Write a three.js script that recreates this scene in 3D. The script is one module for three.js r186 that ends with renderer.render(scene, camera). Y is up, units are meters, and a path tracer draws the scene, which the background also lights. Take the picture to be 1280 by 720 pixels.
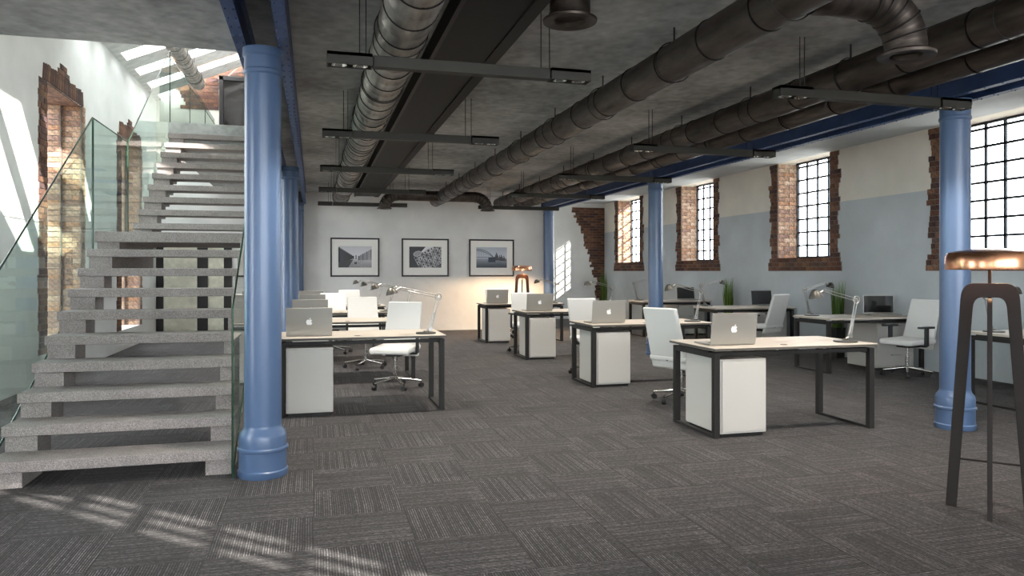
import * as THREE from 'three';
import { RoundedBoxGeometry } from 'three/addons/geometries/RoundedBoxGeometry.js';
import { mergeGeometries, toCreasedNormals } from 'three/addons/utils/BufferGeometryUtils.js';

// ---------------------------------------------------------------- camera, sky, sun, exposure
// x runs along the picture wall, y is up, "d" (= -z) runs down the room towards the picture wall
const scene = new THREE.Scene();
const F = 920;
const camera = new THREE.PerspectiveCamera(2 * Math.atan(360 / F) * 180 / Math.PI, 1280 / 720, 0.1, 300);
camera.position.set(0, 1.37, 0);
camera.rotation.set(0, -Math.atan(248 / F), 0);
camera.setViewOffset(1280, 720, 0, 21, 1280, 720);

scene.background = new THREE.Color(0.91, 0.96, 1.0);
scene.backgroundIntensity = 11;

const sun = new THREE.DirectionalLight(new THREE.Color(1.0, 0.95, 0.87), 18);
sun.position.set(1.05, 0.735, 1.0).multiplyScalar(40);
sun.castShadow = true; sun.shadow.radius = 0.5;
sun.shadow.mapSize.set(4096, 4096);
Object.assign(sun.shadow.camera, { left: -30, right: 30, top: 30, bottom: -30, near: 1, far: 120 });
scene.add(sun, sun.target);

const renderer = new THREE.WebGLRenderer({ antialias: true });
renderer.toneMapping = THREE.LinearToneMapping;
renderer.toneMappingExposure = 1.25;
renderer.shadowMap.enabled = true;

// ---------------------------------------------------------------- random numbers, noise, textures
let seed = 12345;
const rnd = () => { seed = (seed + 0x6d2b79f5) | 0; let t = Math.imul(seed ^ (seed >>> 15), 1 | seed); t = (t + Math.imul(t ^ (t >>> 7), 61 | t)) ^ t; return ((t ^ (t >>> 14)) >>> 0) / 4294967296; };
const rr = (a, b) => a + (b - a) * rnd();
const lerp = (a, b, t) => a + (b - a) * t;
function lattice(n) { const a = new Float32Array(n * n); for (let i = 0; i < a.length; i++) a[i] = rnd(); return a; }
const lats = {};
function vnoise(u, v, n, k = 0) {                                   // tileable value noise, u and v in 0..1, n cells
  const key = n + '_' + k, L = lats[key] ??= lattice(n);
  const x = u * n, y = v * n, xi = Math.floor(x), yi = Math.floor(y), fx = x - xi, fy = y - yi;
  const s = fx * fx * (3 - 2 * fx), t = fy * fy * (3 - 2 * fy), w = (i) => ((i % n) + n) % n;
  const a = L[w(yi) * n + w(xi)], b = L[w(yi) * n + w(xi + 1)], c = L[w(yi + 1) * n + w(xi)], d = L[w(yi + 1) * n + w(xi + 1)];
  return lerp(lerp(a, b, s), lerp(c, d, s), t);
}
function fbm(u, v, n, oct, k = 0) { let s = 0, a = 1, w = 0; for (let o = 0; o < oct; o++, n *= 2, a *= 0.55) { s += a * vnoise(u, v, n, k + o); w += a; } return s / w; }
function tex(size, fn, srgb = true, repeat = [1, 1]) {              // fn(u, v) -> [r, g, b] in 0..1
  const [W, H] = Array.isArray(size) ? size : [size, size], data = new Uint8Array(W * H * 4);
  for (let y = 0; y < H; y++) for (let x = 0; x < W; x++) {
    const c = fn((x + 0.5) / W, (y + 0.5) / H, x, y), i = (y * W + x) * 4;
    for (let k = 0; k < 3; k++) data[i + k] = Math.max(0, Math.min(255, Math.round(255 * (c.length ? c[k] : c))));
    data[i + 3] = 255;
  }
  const t = new THREE.DataTexture(data, W, H);
  t.wrapS = t.wrapT = THREE.RepeatWrapping; t.magFilter = THREE.LinearFilter; t.minFilter = THREE.LinearMipmapLinearFilter; t.generateMipmaps = true;
  t.repeat.set(...repeat); if (srgb) t.colorSpace = THREE.SRGBColorSpace; t.needsUpdate = true;
  return t;
}
const grey = (g, tint = [1, 1, 1]) => [g * tint[0], g * tint[1], g * tint[2]];
const std = (o) => new THREE.MeshStandardMaterial(o);
const phys = (o) => new THREE.MeshPhysicalMaterial(o);

const tConcrete = tex(1024, (u, v) => { const c = fbm(u, v, 4, 7), s = fbm(u, v, 3, 3, 20), st = vnoise(u, v, 40, 31) * 0.5 + fbm(u, v * 0.25, 24, 3, 40) * 0.5; const p = fbm(u, v, 64, 2, 50); return grey(0.68 + (c - 0.5) * 0.34 + (s - 0.5) * 0.18 + (st - 0.5) * 0.14 + (p - 0.5) * 0.16, [0.99, 1, 1]); }, true, [0.25, 0.25]);
const tConcreteBump = tex(512, (u, v) => fbm(u, v, 16, 5, 60), false, [0.5, 0.5]);
const tPlaster = tex(1024, (u, v) => { const c = fbm(u, v, 5, 6, 70), s = fbm(u, v, 2, 3, 80); return grey(0.93 + (c - 0.5) * 0.16 + (s - 0.5) * 0.14, [1, 0.997, 0.99]); }, true, [0.25, 0.25]);
const tPlasterBump = tex(512, (u, v) => fbm(u, v, 8, 6, 90), false, [0.5, 0.5]);
// carpet: 1 m square, pile lines run along v
const carpetRows = 80, lineA = Array.from({ length: carpetRows }, () => rnd()), lineB = Array.from({ length: carpetRows }, () => 0.35 + 0.65 * rnd());
const tCarpet = tex(1024, (u, v) => {
  const wob = (vnoise(u, v, 6, 100) - 0.5) * 0.006, x = ((u + wob + 1) % 1) * carpetRows, i = Math.floor(x) % carpetRows, f = x - Math.floor(x);
  const along = vnoise(i / carpetRows, v, 80, 101) * 0.6 + vnoise(i / carpetRows, v, 160, 102) * 0.4;
  const loop = 0.72 + 0.28 * vnoise(u, v, 256, 103), ridge = Math.pow(Math.sin(Math.PI * f), 2.6);
  const patch = 0.55 + 0.9 * vnoise(u, v * 0.5, 6, 104);
  const g = 0.155 + 0.36 * lineB[i] * ridge * loop * patch * (0.3 + 0.7 * along) + 0.09 * lineA[i] * along + 0.16 * (loop - 0.86);
  return grey(g, [1.0, 0.965, 0.965]);
});
const tCarpetBump = tex(512, (u, v) => { const f = (u * carpetRows) % 1; return 0.5 * Math.sin(Math.PI * f) + 0.5 * vnoise(u, v, 256, 110); }, false);
const tSpeckle = tex(512, (u, v) => { const n = vnoise(u, v, 256, 120) * 0.6 + vnoise(u, v, 128, 121) * 0.4, s = vnoise(u, v, 170, 122); return grey(0.60 + (n - 0.5) * 0.34 + (s > 0.8 ? 0.1 : 0) + (fbm(u, v, 6, 3, 123) - 0.5) * 0.08, [1.0, 0.965, 0.945]); }, true, [1.6, 1.6]);
const tSpeckleBump = tex(256, (u, v) => vnoise(u, v, 128, 125), false, [2, 2]);
const tMetal = tex(512, (u, v) => { const c = fbm(u, v, 6, 6, 130), s = fbm(u, v * 0.3, 20, 3, 140); return grey(0.7 + (c - 0.5) * 0.5 + (s - 0.5) * 0.2, [1, 0.985, 0.965]); }, true, [1, 1]);
const tMetalRough = tex(256, (u, v) => 0.6 + (fbm(u, v, 6, 5, 150) - 0.5) * 0.5, false, [1, 1]);
const tBrick = tex(256, (u, v) => { const c = fbm(u, v, 6, 5, 160), p = fbm(u, v, 24, 2, 165); return grey(0.84 + (c - 0.5) * 0.7 - (p > 0.7 ? 0.18 : 0)); }, true, [3, 3]);
const tBrickBump = tex(256, (u, v) => fbm(u, v, 12, 5, 170), false, [4, 4]);
const tGrain = tex([512, 256], (u, v) => { const g = fbm(u, v, 3, 2, 180) * 0.5 + vnoise(u * 0.2, v, 90, 182) * 0.5; return grey(0.92 + (g - 0.5) * 0.1, [1, 0.985, 0.965]); }, true, [0.6, 1.2]);
const tPaint = tex(256, (u, v) => grey(0.92 + (fbm(u, v, 8, 5, 190) - 0.5) * 0.24), true, [1, 1]);

// ---------------------------------------------------------------- materials
const M = {
  concrete: std({ color: 0xeeedeb, map: tConcrete, bumpMap: tConcreteBump, bumpScale: 0.006, roughness: 0.93 }),
  plaster: std({ color: 0xf4f4f2, map: tPlaster, bumpMap: tPlasterBump, bumpScale: 0.004, roughness: 0.95 }),
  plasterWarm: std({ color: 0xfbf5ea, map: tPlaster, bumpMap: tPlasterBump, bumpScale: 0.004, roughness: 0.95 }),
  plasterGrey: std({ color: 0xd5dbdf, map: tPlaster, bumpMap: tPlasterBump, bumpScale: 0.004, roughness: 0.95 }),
  carpet: std({ color: 0xffffff, map: tCarpet, bumpMap: tCarpetBump, bumpScale: 0.003, roughness: 1 }),
  underlay: std({ color: 0x2a2828, roughness: 1 }),
  stair: std({ color: 0xeeeaea, map: tSpeckle, bumpMap: tSpeckleBump, bumpScale: 0.002, roughness: 0.95 }),
  blue: phys({ color: 0x4b6284, roughness: 0.38, clearcoat: 0.35, clearcoatRoughness: 0.22 }),
  blueBeam: std({ color: 0x37507f, map: tPaint, roughness: 0.5 }),
  galv: std({ color: 0xcfccc7, map: tMetal, roughnessMap: tMetalRough, roughness: 0.75, metalness: 0.9 }),
  darkDuct: std({ color: 0x6b625d, map: tMetal, roughnessMap: tMetalRough, roughness: 0.8, metalness: 0.75 }),
  seam: std({ color: 0x2b2927, roughness: 0.5, metalness: 0.7 }),
  black: std({ color: 0x171615, roughness: 0.55 }),
  trunk: std({ color: 0x161412, map: tPaint, roughness: 0.7 }),
  rail: std({ color: 0x2b2821, map: tPaint, roughness: 0.6 }),
  graphite: std({ color: 0x1c1a18, map: tPaint, roughness: 0.65 }),
  deskTop: std({ color: 0xd8d0c6, map: tGrain, roughness: 0.5 }),
  deskEdge: std({ color: 0x55514c, roughness: 0.6 }),
  pedestal: std({ color: 0xc4c1bb, roughness: 0.5 }),
  pedestalEdge: std({ color: 0xc3c0ba, roughness: 0.55 }),
  white: phys({ color: 0xe6e5e1, roughness: 0.5, clearcoat: 0.1 }),
  whiteFrame: std({ color: 0xd9d7d2, roughness: 0.5 }),
  chrome: std({ color: 0xd4d2ce, roughness: 0.2, metalness: 1 }),
  castor: std({ color: 0x201f1f, roughness: 0.5 }),
  armPad: std({ color: 0x2a2c2e, roughness: 0.6 }),
  alu: std({ color: 0xa5a29b, roughness: 0.42, metalness: 0.55 }),
  keys: std({ color: 0x1c1c1e, roughness: 0.6 }),
  screen: phys({ color: 0x0b0d10, roughness: 0.06, clearcoat: 1, clearcoatRoughness: 0.03 }),
  emblem: std({ color: 0xffffff, roughness: 0.35 }),
  lampMetal: std({ color: 0xa9a7a3, roughness: 0.3, metalness: 0.9 }),
  lampDark: std({ color: 0x55524d, roughness: 0.4, metalness: 0.6 }),
  copper: std({ color: 0xd59a78, roughness: 0.24, metalness: 1 }),
  darkWood: std({ color: 0x1f1714, map: tGrain, roughness: 0.75 }),
  frame: std({ color: 0x161514, roughness: 0.45 }),
  mat: std({ color: 0xf2f0ea, roughness: 0.9 }),
  pot: std({ color: 0x232120, roughness: 0.6 }),
  soil: std({ color: 0x2c211a, roughness: 1 }),
  leaf: [0x4d6d1c, 0x6c8a2a, 0x35521a].map((c) => phys({ color: c, roughness: 0.6, side: THREE.DoubleSide })),
  pane: phys({ color: 0xffffff, transmission: 1, thickness: 0, roughness: 0, ior: 1.5 }),
  glass: phys({ color: 0xdff0ea, transmission: 1, thickness: 0, roughness: 0, ior: 1.5 }),
  glassEdge: std({ color: 0x23402f, roughness: 0.2 }),
  glazing: std({ color: 0x2c333b, roughness: 0.5, metalness: 0.2 }),
  mortar: std({ color: 0x7d726a, roughness: 1 }),
  bricks: [0x75503f, 0x815a47, 0x6a493d, 0x8a6450, 0x5d4440, 0x936c52, 0x70564c].map((c) => std({ color: c, map: tBrick, bumpMap: tBrickBump, bumpScale: 0.006, roughness: 0.95 })),
  litBricks: [0xb9967e, 0xc4a388, 0xa98770, 0xc9ad96, 0x9e7f70, 0xb58a6c].map((c) => std({ color: c, map: tBrick, bumpMap: tBrickBump, bumpScale: 0.006, roughness: 0.95 })),  // lighter copies of the bricks, daylight on the reveals put into the colour
  doorFrame: std({ color: 0x15110f, roughness: 0.6 }),
  cream: std({ color: 0xd9d6c2, map: tPaint, roughness: 0.6 }),
  outside: std({ color: 0xa7a39c, roughness: 1 }),
  roofWhite: std({ color: 0xece9e5, map: tPaint, roughness: 0.8 }),
  darkPane: phys({ color: 0x24211f, roughness: 0.12 }),
  reflector: std({ color: 0xe8e6e0, roughness: 0.18, metalness: 1 }),
  bulb: std({ color: 0xffffff, emissive: new THREE.Color(1, 0.78, 0.5), emissiveIntensity: 3 }),
  spotLens: std({ color: 0xffffff, emissive: new THREE.Color(1, 0.9, 0.76), emissiveIntensity: 0.8 }),
};

// ---------------------------------------------------------------- helpers
const taken = {};
const numbered = (n) => { const k = taken[n] = (taken[n] ?? -1) + 1; return k ? n + '_' + String(k).padStart(3, '0') : n; };
function uvm(g) {                                                    // uv in metres, by the way each face points
  g = g.index ? g.toNonIndexed() : g;
  const p = g.attributes.position, uv = new Float32Array(p.count * 2);
  const a = new THREE.Vector3(), b = new THREE.Vector3(), c = new THREE.Vector3();
  for (let i = 0; i < p.count; i += 3) {
    a.fromBufferAttribute(p, i); b.fromBufferAttribute(p, i + 1); c.fromBufferAttribute(p, i + 2);
    const n = b.clone().sub(a).cross(c.clone().sub(a)); n.set(Math.abs(n.x), Math.abs(n.y), Math.abs(n.z));
    for (let k = 0; k < 3; k++) { const q = [a, b, c][k]; const [u, v] = n.y >= n.x && n.y >= n.z ? [q.x, q.z] : n.x >= n.z ? [q.z, q.y] : [q.x, q.y]; uv[(i + k) * 2] = u; uv[(i + k) * 2 + 1] = v; }
  }
  g.setAttribute('uv', new THREE.BufferAttribute(uv, 2));
  return g;
}
const bx = (x0, x1, y0, y1, d0, d1) => uvm(new THREE.BoxGeometry(x1 - x0, y1 - y0, d1 - d0).translate((x0 + x1) / 2, (y0 + y1) / 2, -(d0 + d1) / 2));
const rbx = (x0, x1, y0, y1, d0, d1, r = 0.005, s = 2) => uvm(new RoundedBoxGeometry(x1 - x0, y1 - y0, d1 - d0, s, Math.min(r, (x1 - x0) / 2.01, (y1 - y0) / 2.01, (d1 - d0) / 2.01)).translate((x0 + x1) / 2, (y0 + y1) / 2, -(d0 + d1) / 2));
const norm = (g) => { g = g.index ? g.toNonIndexed() : g; for (const k of Object.keys(g.attributes)) if (!['position', 'normal', 'uv'].includes(k)) g.deleteAttribute(k); if (!g.attributes.uv) uvm(g); g.morphAttributes = {}; return g; };
const merge = (list) => list.length === 1 ? list[0] : mergeGeometries(list.map(norm));
function mesh(name, geo, mat, parent = scene) {
  const m = new THREE.Mesh(Array.isArray(geo) ? merge(geo) : geo, mat);
  m.name = parent === scene ? numbered(name) : name; m.castShadow = m.receiveShadow = true; parent.add(m); return m;
}
function thing(name, label, category, [x, y, d] = [0, 0, 0], turn = 0, group) {
  const o = new THREE.Group(); o.name = numbered(name); o.position.set(x, y, -d); o.rotation.y = turn;
  o.userData = { label, category }; if (group) o.userData.group = group; scene.add(o); return o;
}
function tag(o, label, category, group) { Object.assign(o.userData, { label, category }); if (group) o.userData.group = group; return o; }
function struct(name, geo, mat, label, category) {
  const o = geo ? mesh(name, geo, mat) : new THREE.Group();
  if (!geo) { o.name = numbered(name); scene.add(o); }
  o.userData = { kind: 'structure', label, category }; return o;
}
const V = (x, y, d) => new THREE.Vector3(x, y, -d);
function rod(a, b, r, seg = 8, r2 = r) {                              // a bar between two points (x, y, d)
  const A = V(...a), B = V(...b), dir = B.clone().sub(A), len = dir.length();
  return new THREE.CylinderGeometry(r2, r, len, seg).applyQuaternion(new THREE.Quaternion().setFromUnitVectors(new THREE.Vector3(0, 1, 0), dir.normalize())).translate((A.x + B.x) / 2, (A.y + B.y) / 2, (A.z + B.z) / 2);
}
const lathe = (pts, seg = 32) => new THREE.LatheGeometry(pts.map(([r, y]) => new THREE.Vector2(r, y)), seg);
const clayLathe = (pts, seg = 32) => toCreasedNormals(lathe(pts, seg), 0.6);

// a wall lying along d (plane x) or along x (plane d), with openings [lo, hi, y0, y1]
function wallBoxes(axis, p0, p1, lo, hi, y0, y1, openings = []) {
  const cuts = [...new Set([lo, hi, ...openings.flatMap((o) => [o[0], o[1]])])].filter((c) => c >= lo && c <= hi).sort((a, b) => a - b), out = [];
  for (let i = 0; i + 1 < cuts.length; i++) {
    const a = cuts[i], b = cuts[i + 1], mid = (a + b) / 2; let spans = [[y0, y1]];
    for (const o of openings) if (o[0] < mid && o[1] > mid) spans = spans.flatMap(([s, t]) => [[s, Math.min(t, o[2])], [Math.max(s, o[3]), t]].filter(([u, v]) => v - u > 1e-4));
    for (const [s, t] of spans) out.push(axis === 'd' ? bx(p0, p1, s, t, a, b) : bx(a, b, s, t, p0, p1));
  }
  return out;
}

// ---------------------------------------------------------------- the shell
const XL = -3.2, XR = 8.2, DB = 16.9, DA = 20.05, CEIL = 3.12, UP = 3.49, BAY = 3.35, COLL = -0.33, COLR = 5.42;
const WIN_D = [18.35, 14.69, 11.03, 7.37, 3.71, 0.05], HALF = 0.71, SILL = 1.6;
const LWIN_D = [11.03, 14.69], LW0 = 0.35, LW1 = 3.72;
const EAVE = 4.95, PITCH = 0.43, RIDGE_X = 2.5, roofY = (x) => EAVE + PITCH * (x < RIDGE_X ? x - XL : XR - x) ;

// floor: underlay and carpet tiles with the pile turned by a quarter from tile to tile
const floor = struct('floor', null, null, 'charcoal carpet tiles laid with alternating pile', 'floor');
mesh('underlay', bx(XL - 0.45, XR + 0.45, -0.2, -0.012, -6.4, 20.5), M.underlay, floor);
{
  const T = 0.5, geos = {};
  const tileGeo = (turned, k) => geos[turned + '_' + k] ??= (() => {
    const g = norm(new THREE.BoxGeometry(T - 0.002, 0.012, T - 0.002).translate(0, -0.006, 0)), p = g.attributes.position, uv = g.attributes.uv, ou = [0, 0.37, 0.71, 0.13][k], ov = [0, 0.53, 0.21, 0.83][k];
    for (let i = 0; i < p.count; i++) { const u = p.getX(i), v = p.getZ(i); uv.setXY(i, (turned ? v : u) + ou, (turned ? u : v) + ov); }
    return g;
  })();
  const th = Math.atan(248 / F), c = Math.cos(th), s = Math.sin(th), tiles = [];
  for (let i = -7; i <= 16; i++) for (let j = -13; j <= 39; j++) {
    const x = (i + 0.5) * T, d = (j + 0.5) * T + 0.25; if (x < XL - 0.1 || x > XR + 0.1 || d < -6 || d > DA + 0.2) continue;
    if (d > DB + 0.2 && x < 5.2) continue;
    const zc = x * s + d * c, px = zc > 0.5 ? 640 + F * (x * c - d * s) / zc : -1e4, py = zc > 0.5 ? 339 + F * 1.37 / zc : 1e4;
    const inView = px > -60 && px < 1340 && py < 790 && !(px > 860 && py > 575 && py < 640);
    tiles.push({ x, d, turned: ((i + j) & 1) ? 1 : 0, k: Math.floor(rnd() * 4), rank: inView ? zc : 100 + Math.abs(zc) });
  }
  tiles.sort((a, b) => a.rank - b.rank);
  const rest = [];
  tiles.forEach((t, n) => {
    if (n < 296) { const m = mesh('carpet_tile', tileGeo(t.turned, t.k), M.carpet, floor); m.position.set(t.x, 0, -t.d); }
    else rest.push(tileGeo(t.turned, t.k).clone().translate(t.x, 0, -t.d));
  });
  mesh('carpet_tiles', rest, M.carpet, floor).userData.kind = 'stuff';
}

// ceiling of the ground floor (slab of the upper floor): open over the stairs and along the left wall
const ceiling = struct('ceiling', [
  bx(COLL - 0.17, COLR, CEIL, UP, 1.1, DB), bx(XL, COLL - 0.17, CEIL, UP, 1.1, 6.24), bx(-1.99, COLL - 0.17, CEIL, UP, 11.38, DB),
  bx(COLR, XR, BAY, UP, 1.1, DA), bx(5.2, COLR, BAY, UP, DB, DA),
], M.concrete, 'raw grey concrete ceiling slab', 'ceiling');
mesh('bay_soffit', bx(COLR + 0.2, XR, BAY - 0.012, BAY, 1.1, DA), M.plasterGrey, ceiling);
mesh('slab_edge', bx(COLR + 0.17, COLR + 0.2, CEIL, BAY, 1.1, DB), M.concrete, ceiling);

// right wall with the tall windows; one more window high up in the hall behind
const rOpen = WIN_D.map((d) => [d - HALF, d + HALF, SILL, BAY]);
const LIGHT_EDGE = 2.49;  // light above and shade below this height are put into the wall colours
const rightWall = struct('wall_right', [...wallBoxes('d', XR, XR + 0.45, 1.1, DA + 0.45, 0, LIGHT_EDGE, rOpen.slice(0, 5)), ...wallBoxes('d', XR, XR + 0.45, -6.4, 1.1, 0, LIGHT_EDGE, [rOpen[5]])], M.plasterGrey, 'plaster wall with light painted in, off white above and grey below, with tall windows', 'wall');
mesh('upper_wall', [...wallBoxes('d', XR, XR + 0.45, 1.1, DA + 0.45, LIGHT_EDGE, EAVE + 0.4, rOpen.slice(0, 5)), ...wallBoxes('d', XR, XR + 0.45, -6.4, 1.1, LIGHT_EDGE, 7.6, [[-4.9, -3.95, 5.1, 7.5], rOpen[5]])], M.plasterWarm, rightWall);
const lOpen = LWIN_D.map((d) => [d - HALF, d + HALF, LW0, LW1]), LOUT = [[7.37, LW1], [3.71, 2.9], [0.05, 2.9], [-3.6, 2.9]];
struct('wall_left', [...wallBoxes('d', XL - 0.5, XL, 1.1, DB + 0.3, 0, EAVE, [...lOpen, ...LOUT.slice(0, 2).map(([d, y]) => [d - HALF, d + HALF, LW0, y])]), ...wallBoxes('d', XL - 0.5, XL, -6.4, 1.1, 0, 7.6, LOUT.slice(2).map(([d, y]) => [d - HALF, d + HALF, LW0, y]))], M.plaster, 'white plaster wall rising two storeys beside the stairs', 'wall');
struct('wall_back', wallBoxes('x', DB, DB + 0.22, XL, COLR - 0.02, 0, UP), M.plaster, 'pale plaster wall hung with three framed photographs', 'wall');
struct('wall_upper', [...(() => { const s = new THREE.Shape([[XL, UP], [XR, UP], [XR, EAVE], [RIDGE_X, roofY(RIDGE_X)], [XL, EAVE]].map(([a, b]) => new THREE.Vector2(a, b))); return [uvm(new THREE.ExtrudeGeometry(s, { depth: 0.22, bevelEnabled: false }).translate(0, 0, -DB - 0.22))]; })()], M.plasterWarm, 'upper storey gable wall, plaster fallen off its brickwork', 'wall');
struct('wall_recess', [...wallBoxes('d', COLR - 0.24, COLR - 0.02, DB + 0.22, DA, 0, UP), ...wallBoxes('x', DA, DA + 0.3, 5.0, XR, 0, UP)], M.plaster, 'plaster wall of the recess beside the windows', 'wall');
struct('wall_hall', [...wallBoxes('x', -6.4, -6, XL, XR, 0, 7.6, [[-2.4, 0.6, 0.7, 4.2], [1.0, 4.0, 0.7, 4.2], [4.4, 7.4, 0.7, 4.2]]), ...wallBoxes('x', 1.0, 1.1, XL, XR, UP, 7.6), bx(XL - 0.5, XR + 0.45, 7.6, 7.8, -6.4, 1.1)], M.plaster, 'plaster shell of the hall behind', 'wall');

// roof over the upper storey: panels with strips of rooflight between them
const roof = struct('roof', null, null, 'sloping roof with strips of rooflight', 'roof');
{
  const th = 0.12;
  const slope = (x0, x1, d0, d1, t = th) => {
    const g = new THREE.BoxGeometry(1, 1, 1).toNonIndexed(), p = g.attributes.position;
    for (let i = 0; i < p.count; i++) { const x = p.getX(i) > 0 ? x1 : x0, up = p.getY(i) > 0 ? t : 0, d = p.getZ(i) > 0 ? d0 : d1; p.setXYZ(i, x, roofY(x) + up, -d); }
    g.computeVertexNormals(); return uvm(g);
  };
  const left = [[XL - 0.5, XL + 0.1, 0], [XL + 0.1, RIDGE_X - 0.12, 1], [RIDGE_X - 0.12, RIDGE_X, 0]], right = [[RIDGE_X, RIDGE_X + 0.12, 0], [RIDGE_X + 0.12, XR - 0.15, 1], [XR - 0.15, XR + 0.5, 0]];
  for (const [x0, x1, strip] of [...left, ...right]) {
    if (!strip) { mesh('roof_band', slope(x0, x1, 1.1, DB + 0.22), M.roofWhite, roof); continue; }
    let from = 1.1;
    for (let n = 1; n <= 16; n++) {
      const a = n + (x0 > RIDGE_X && n < 4 ? 0.16 : 0.5), b = n + 0.94;
      if (x0 > RIDGE_X ? n > 5 : n < 11 && n !== 5) continue;
      mesh('roof_panel', slope(x0, x1, from, a), M.roofWhite, roof); from = b;
      mesh('rooflight_pane', slope(x0, x1, a, b, 0.008), M.pane, roof);
    }
    mesh('roof_panel', slope(x0, x1, from, DB + 0.22), M.roofWhite, roof);
  }
}

// ---------------------------------------------------------------- brickwork
const brickGeos = {};
const brickGeo = (x, y, d) => brickGeos[[x, y, d].map((v) => v.toFixed(3))] ??= uvm(new THREE.BoxGeometry(x, y, d));
const pick = (a) => a[Math.floor(rnd() * a.length)];
const COURSE = 0.075, BH = 0.065;
// bricks on a plane: 'R' faces -x (right wall), 'L' faces +x (left wall), 'F' faces the camera side (-d)
function brick(parent, plane, at, along, y, len, mats, mortarList, proud = 0.014) {
  const dep = 0.06; let g, pos, m;
  if (plane === 'F') { g = brickGeo(len, BH, dep); pos = V(along, y, at - proud + dep / 2); m = bx(along - len / 2 - 0.012, along + len / 2 + 0.012, y - BH / 2 - 0.006, y + BH / 2 + 0.006, at - proud * 0.4, at + 0.03); }
  else { const s = plane === 'R' ? 1 : -1; g = brickGeo(dep, BH, len); pos = V(at - s * proud + s * dep / 2, y, along); const a = at - s * proud * 0.4, b = at + s * 0.03; m = bx(Math.min(a, b), Math.max(a, b), y - BH / 2 - 0.006, y + BH / 2 + 0.006, along - len / 2 - 0.012, along + len / 2 + 0.012); }
  const o = mesh('brick', g, pick(mats), parent); o.position.copy(pos);
  o.position.add(new THREE.Vector3(plane === 'F' ? 0 : rr(-0.004, 0.004), 0, plane === 'F' ? rr(-0.004, 0.004) : 0)); o.rotation.z = plane === 'F' ? rr(-0.01, 0.01) : 0;
  mortarList.push(m);
}
// one run of bricks in a course from a to b
function course(parent, plane, at, a, b, y, mats, mort, stagger) {
  let p = a; const dir = Math.sign(b - a); let first = stagger;
  while (dir * (b - p) > 0.05) {
    let len = first ? 0.1 : 0.21; first = false; const left = dir * (b - p); if (left < len + 0.06) len = Math.max(0.05, left - 0.01);
    brick(parent, plane, at, p + dir * (len / 2 + 0.005), y, Math.round(len * 50) / 50, mats, mort); p += dir * (len + 0.01);
  }
}
function jag(k, n) { const g = Math.floor((k + n * 3) / 3); return [0, 0.05, 0.02, 0.07, 0.0, 0.04][((g * 7 + n) % 6 + 6) % 6] + 0.012 * Math.sin(k * 2.3); }

function gridWindow(parent, axis, at, lo, hi, y0, y1, cols, rowH, bar = 0.015) {
  // frame, glazing bars and panes in the plane x = at (axis d) or d = at (axis x)
  const box = (a0, a1, b0, b1, t) => axis === 'd' ? bx(at - t / 2, at + t / 2, b0, b1, a0, a1) : bx(a0, a1, b0, b1, at - t / 2, at + t / 2);
  mesh('window_frame', [box(lo, lo + 0.035, y0, y1, 0.05), box(hi - 0.035, hi, y0, y1, 0.05), box(lo, hi, y0, y0 + 0.04, 0.05), box(lo, hi, y1 - 0.03, y1, 0.05)], M.glazing, parent);
  const rows = [], w = (hi - lo) / cols; for (let y = y0; y < y1 - 0.02; y += rowH) rows.push(y); rows.push(y1);
  for (let c = 1; c < cols; c++) mesh('glazing_bar', box(lo + c * w - bar, lo + c * w + bar, y0 + 0.04, y1 - 0.03, 0.03), M.glazing, parent);
  for (let r = 1; r + 1 < rows.length; r++) mesh('glazing_bar', box(lo + 0.035, hi - 0.035, rows[r] - bar, rows[r] + bar, 0.03), M.glazing, parent);
  for (let r = 0; r + 1 < rows.length; r++) for (let c = 0; c < cols; c++) {
    const g = axis === 'd' ? new THREE.PlaneGeometry(w, rows[r + 1] - rows[r]).rotateY(-Math.PI / 2).translate(at, (rows[r] + rows[r + 1]) / 2, -(lo + (c + 0.5) * w)) : new THREE.PlaneGeometry(w, rows[r + 1] - rows[r]).translate(lo + (c + 0.5) * w, (rows[r] + rows[r + 1]) / 2, -at);
    mesh('pane', g, M.pane, parent);
  }
}
const W_ORD = ['beside the fallen plaster', 'second from the fallen plaster', 'third from the fallen plaster', 'fourth from the fallen plaster', 'fifth from the fallen plaster', 'sixth from the fallen plaster'];
WIN_D.forEach((dc, n) => {
  const w = struct('window_' + (n + 1), null, null, 'tall steel grid window with ragged brick edges, ' + W_ORD[n], 'window');
  gridWindow(w, 'd', XR + 0.42, dc - HALF, dc + HALF, SILL, BAY, 5, 0.238, 0.016);
  if (n > 3) return;
  const mort = [], lo = dc - HALF, hi = dc + HALF;
  for (let k = 0; SILL + (k + 1) * COURSE < BAY + 0.02; k++) {
    const y = SILL + (k + 0.5) * COURSE;
    course(w, 'R', XR, hi + 0.002, hi + 0.18 + jag(k, n), y, M.bricks, mort, k % 2);
    course(w, 'R', XR, lo - 0.002, lo - 0.18 - jag(k + 5, n + 2), y, M.bricks, mort, k % 2);
    course(w, 'F', hi, XR + 0.005, XR + 0.4, y, M.litBricks, mort, (k + 1) % 2);
  }
  for (let k = 0; k < 3; k++) course(w, 'R', XR, lo - (k ? 0.27 : 0.24), hi + (k ? 0.27 : 0.24), SILL - (k + 0.5) * COURSE, M.bricks, mort, k % 2);
  mesh('sill', bx(XR - 0.012, XR + 0.44, SILL - 0.01, SILL + 0.006, lo, hi), M.bricks[4], w);
  mesh('mortar', mort, M.mortar, w);
});
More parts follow.
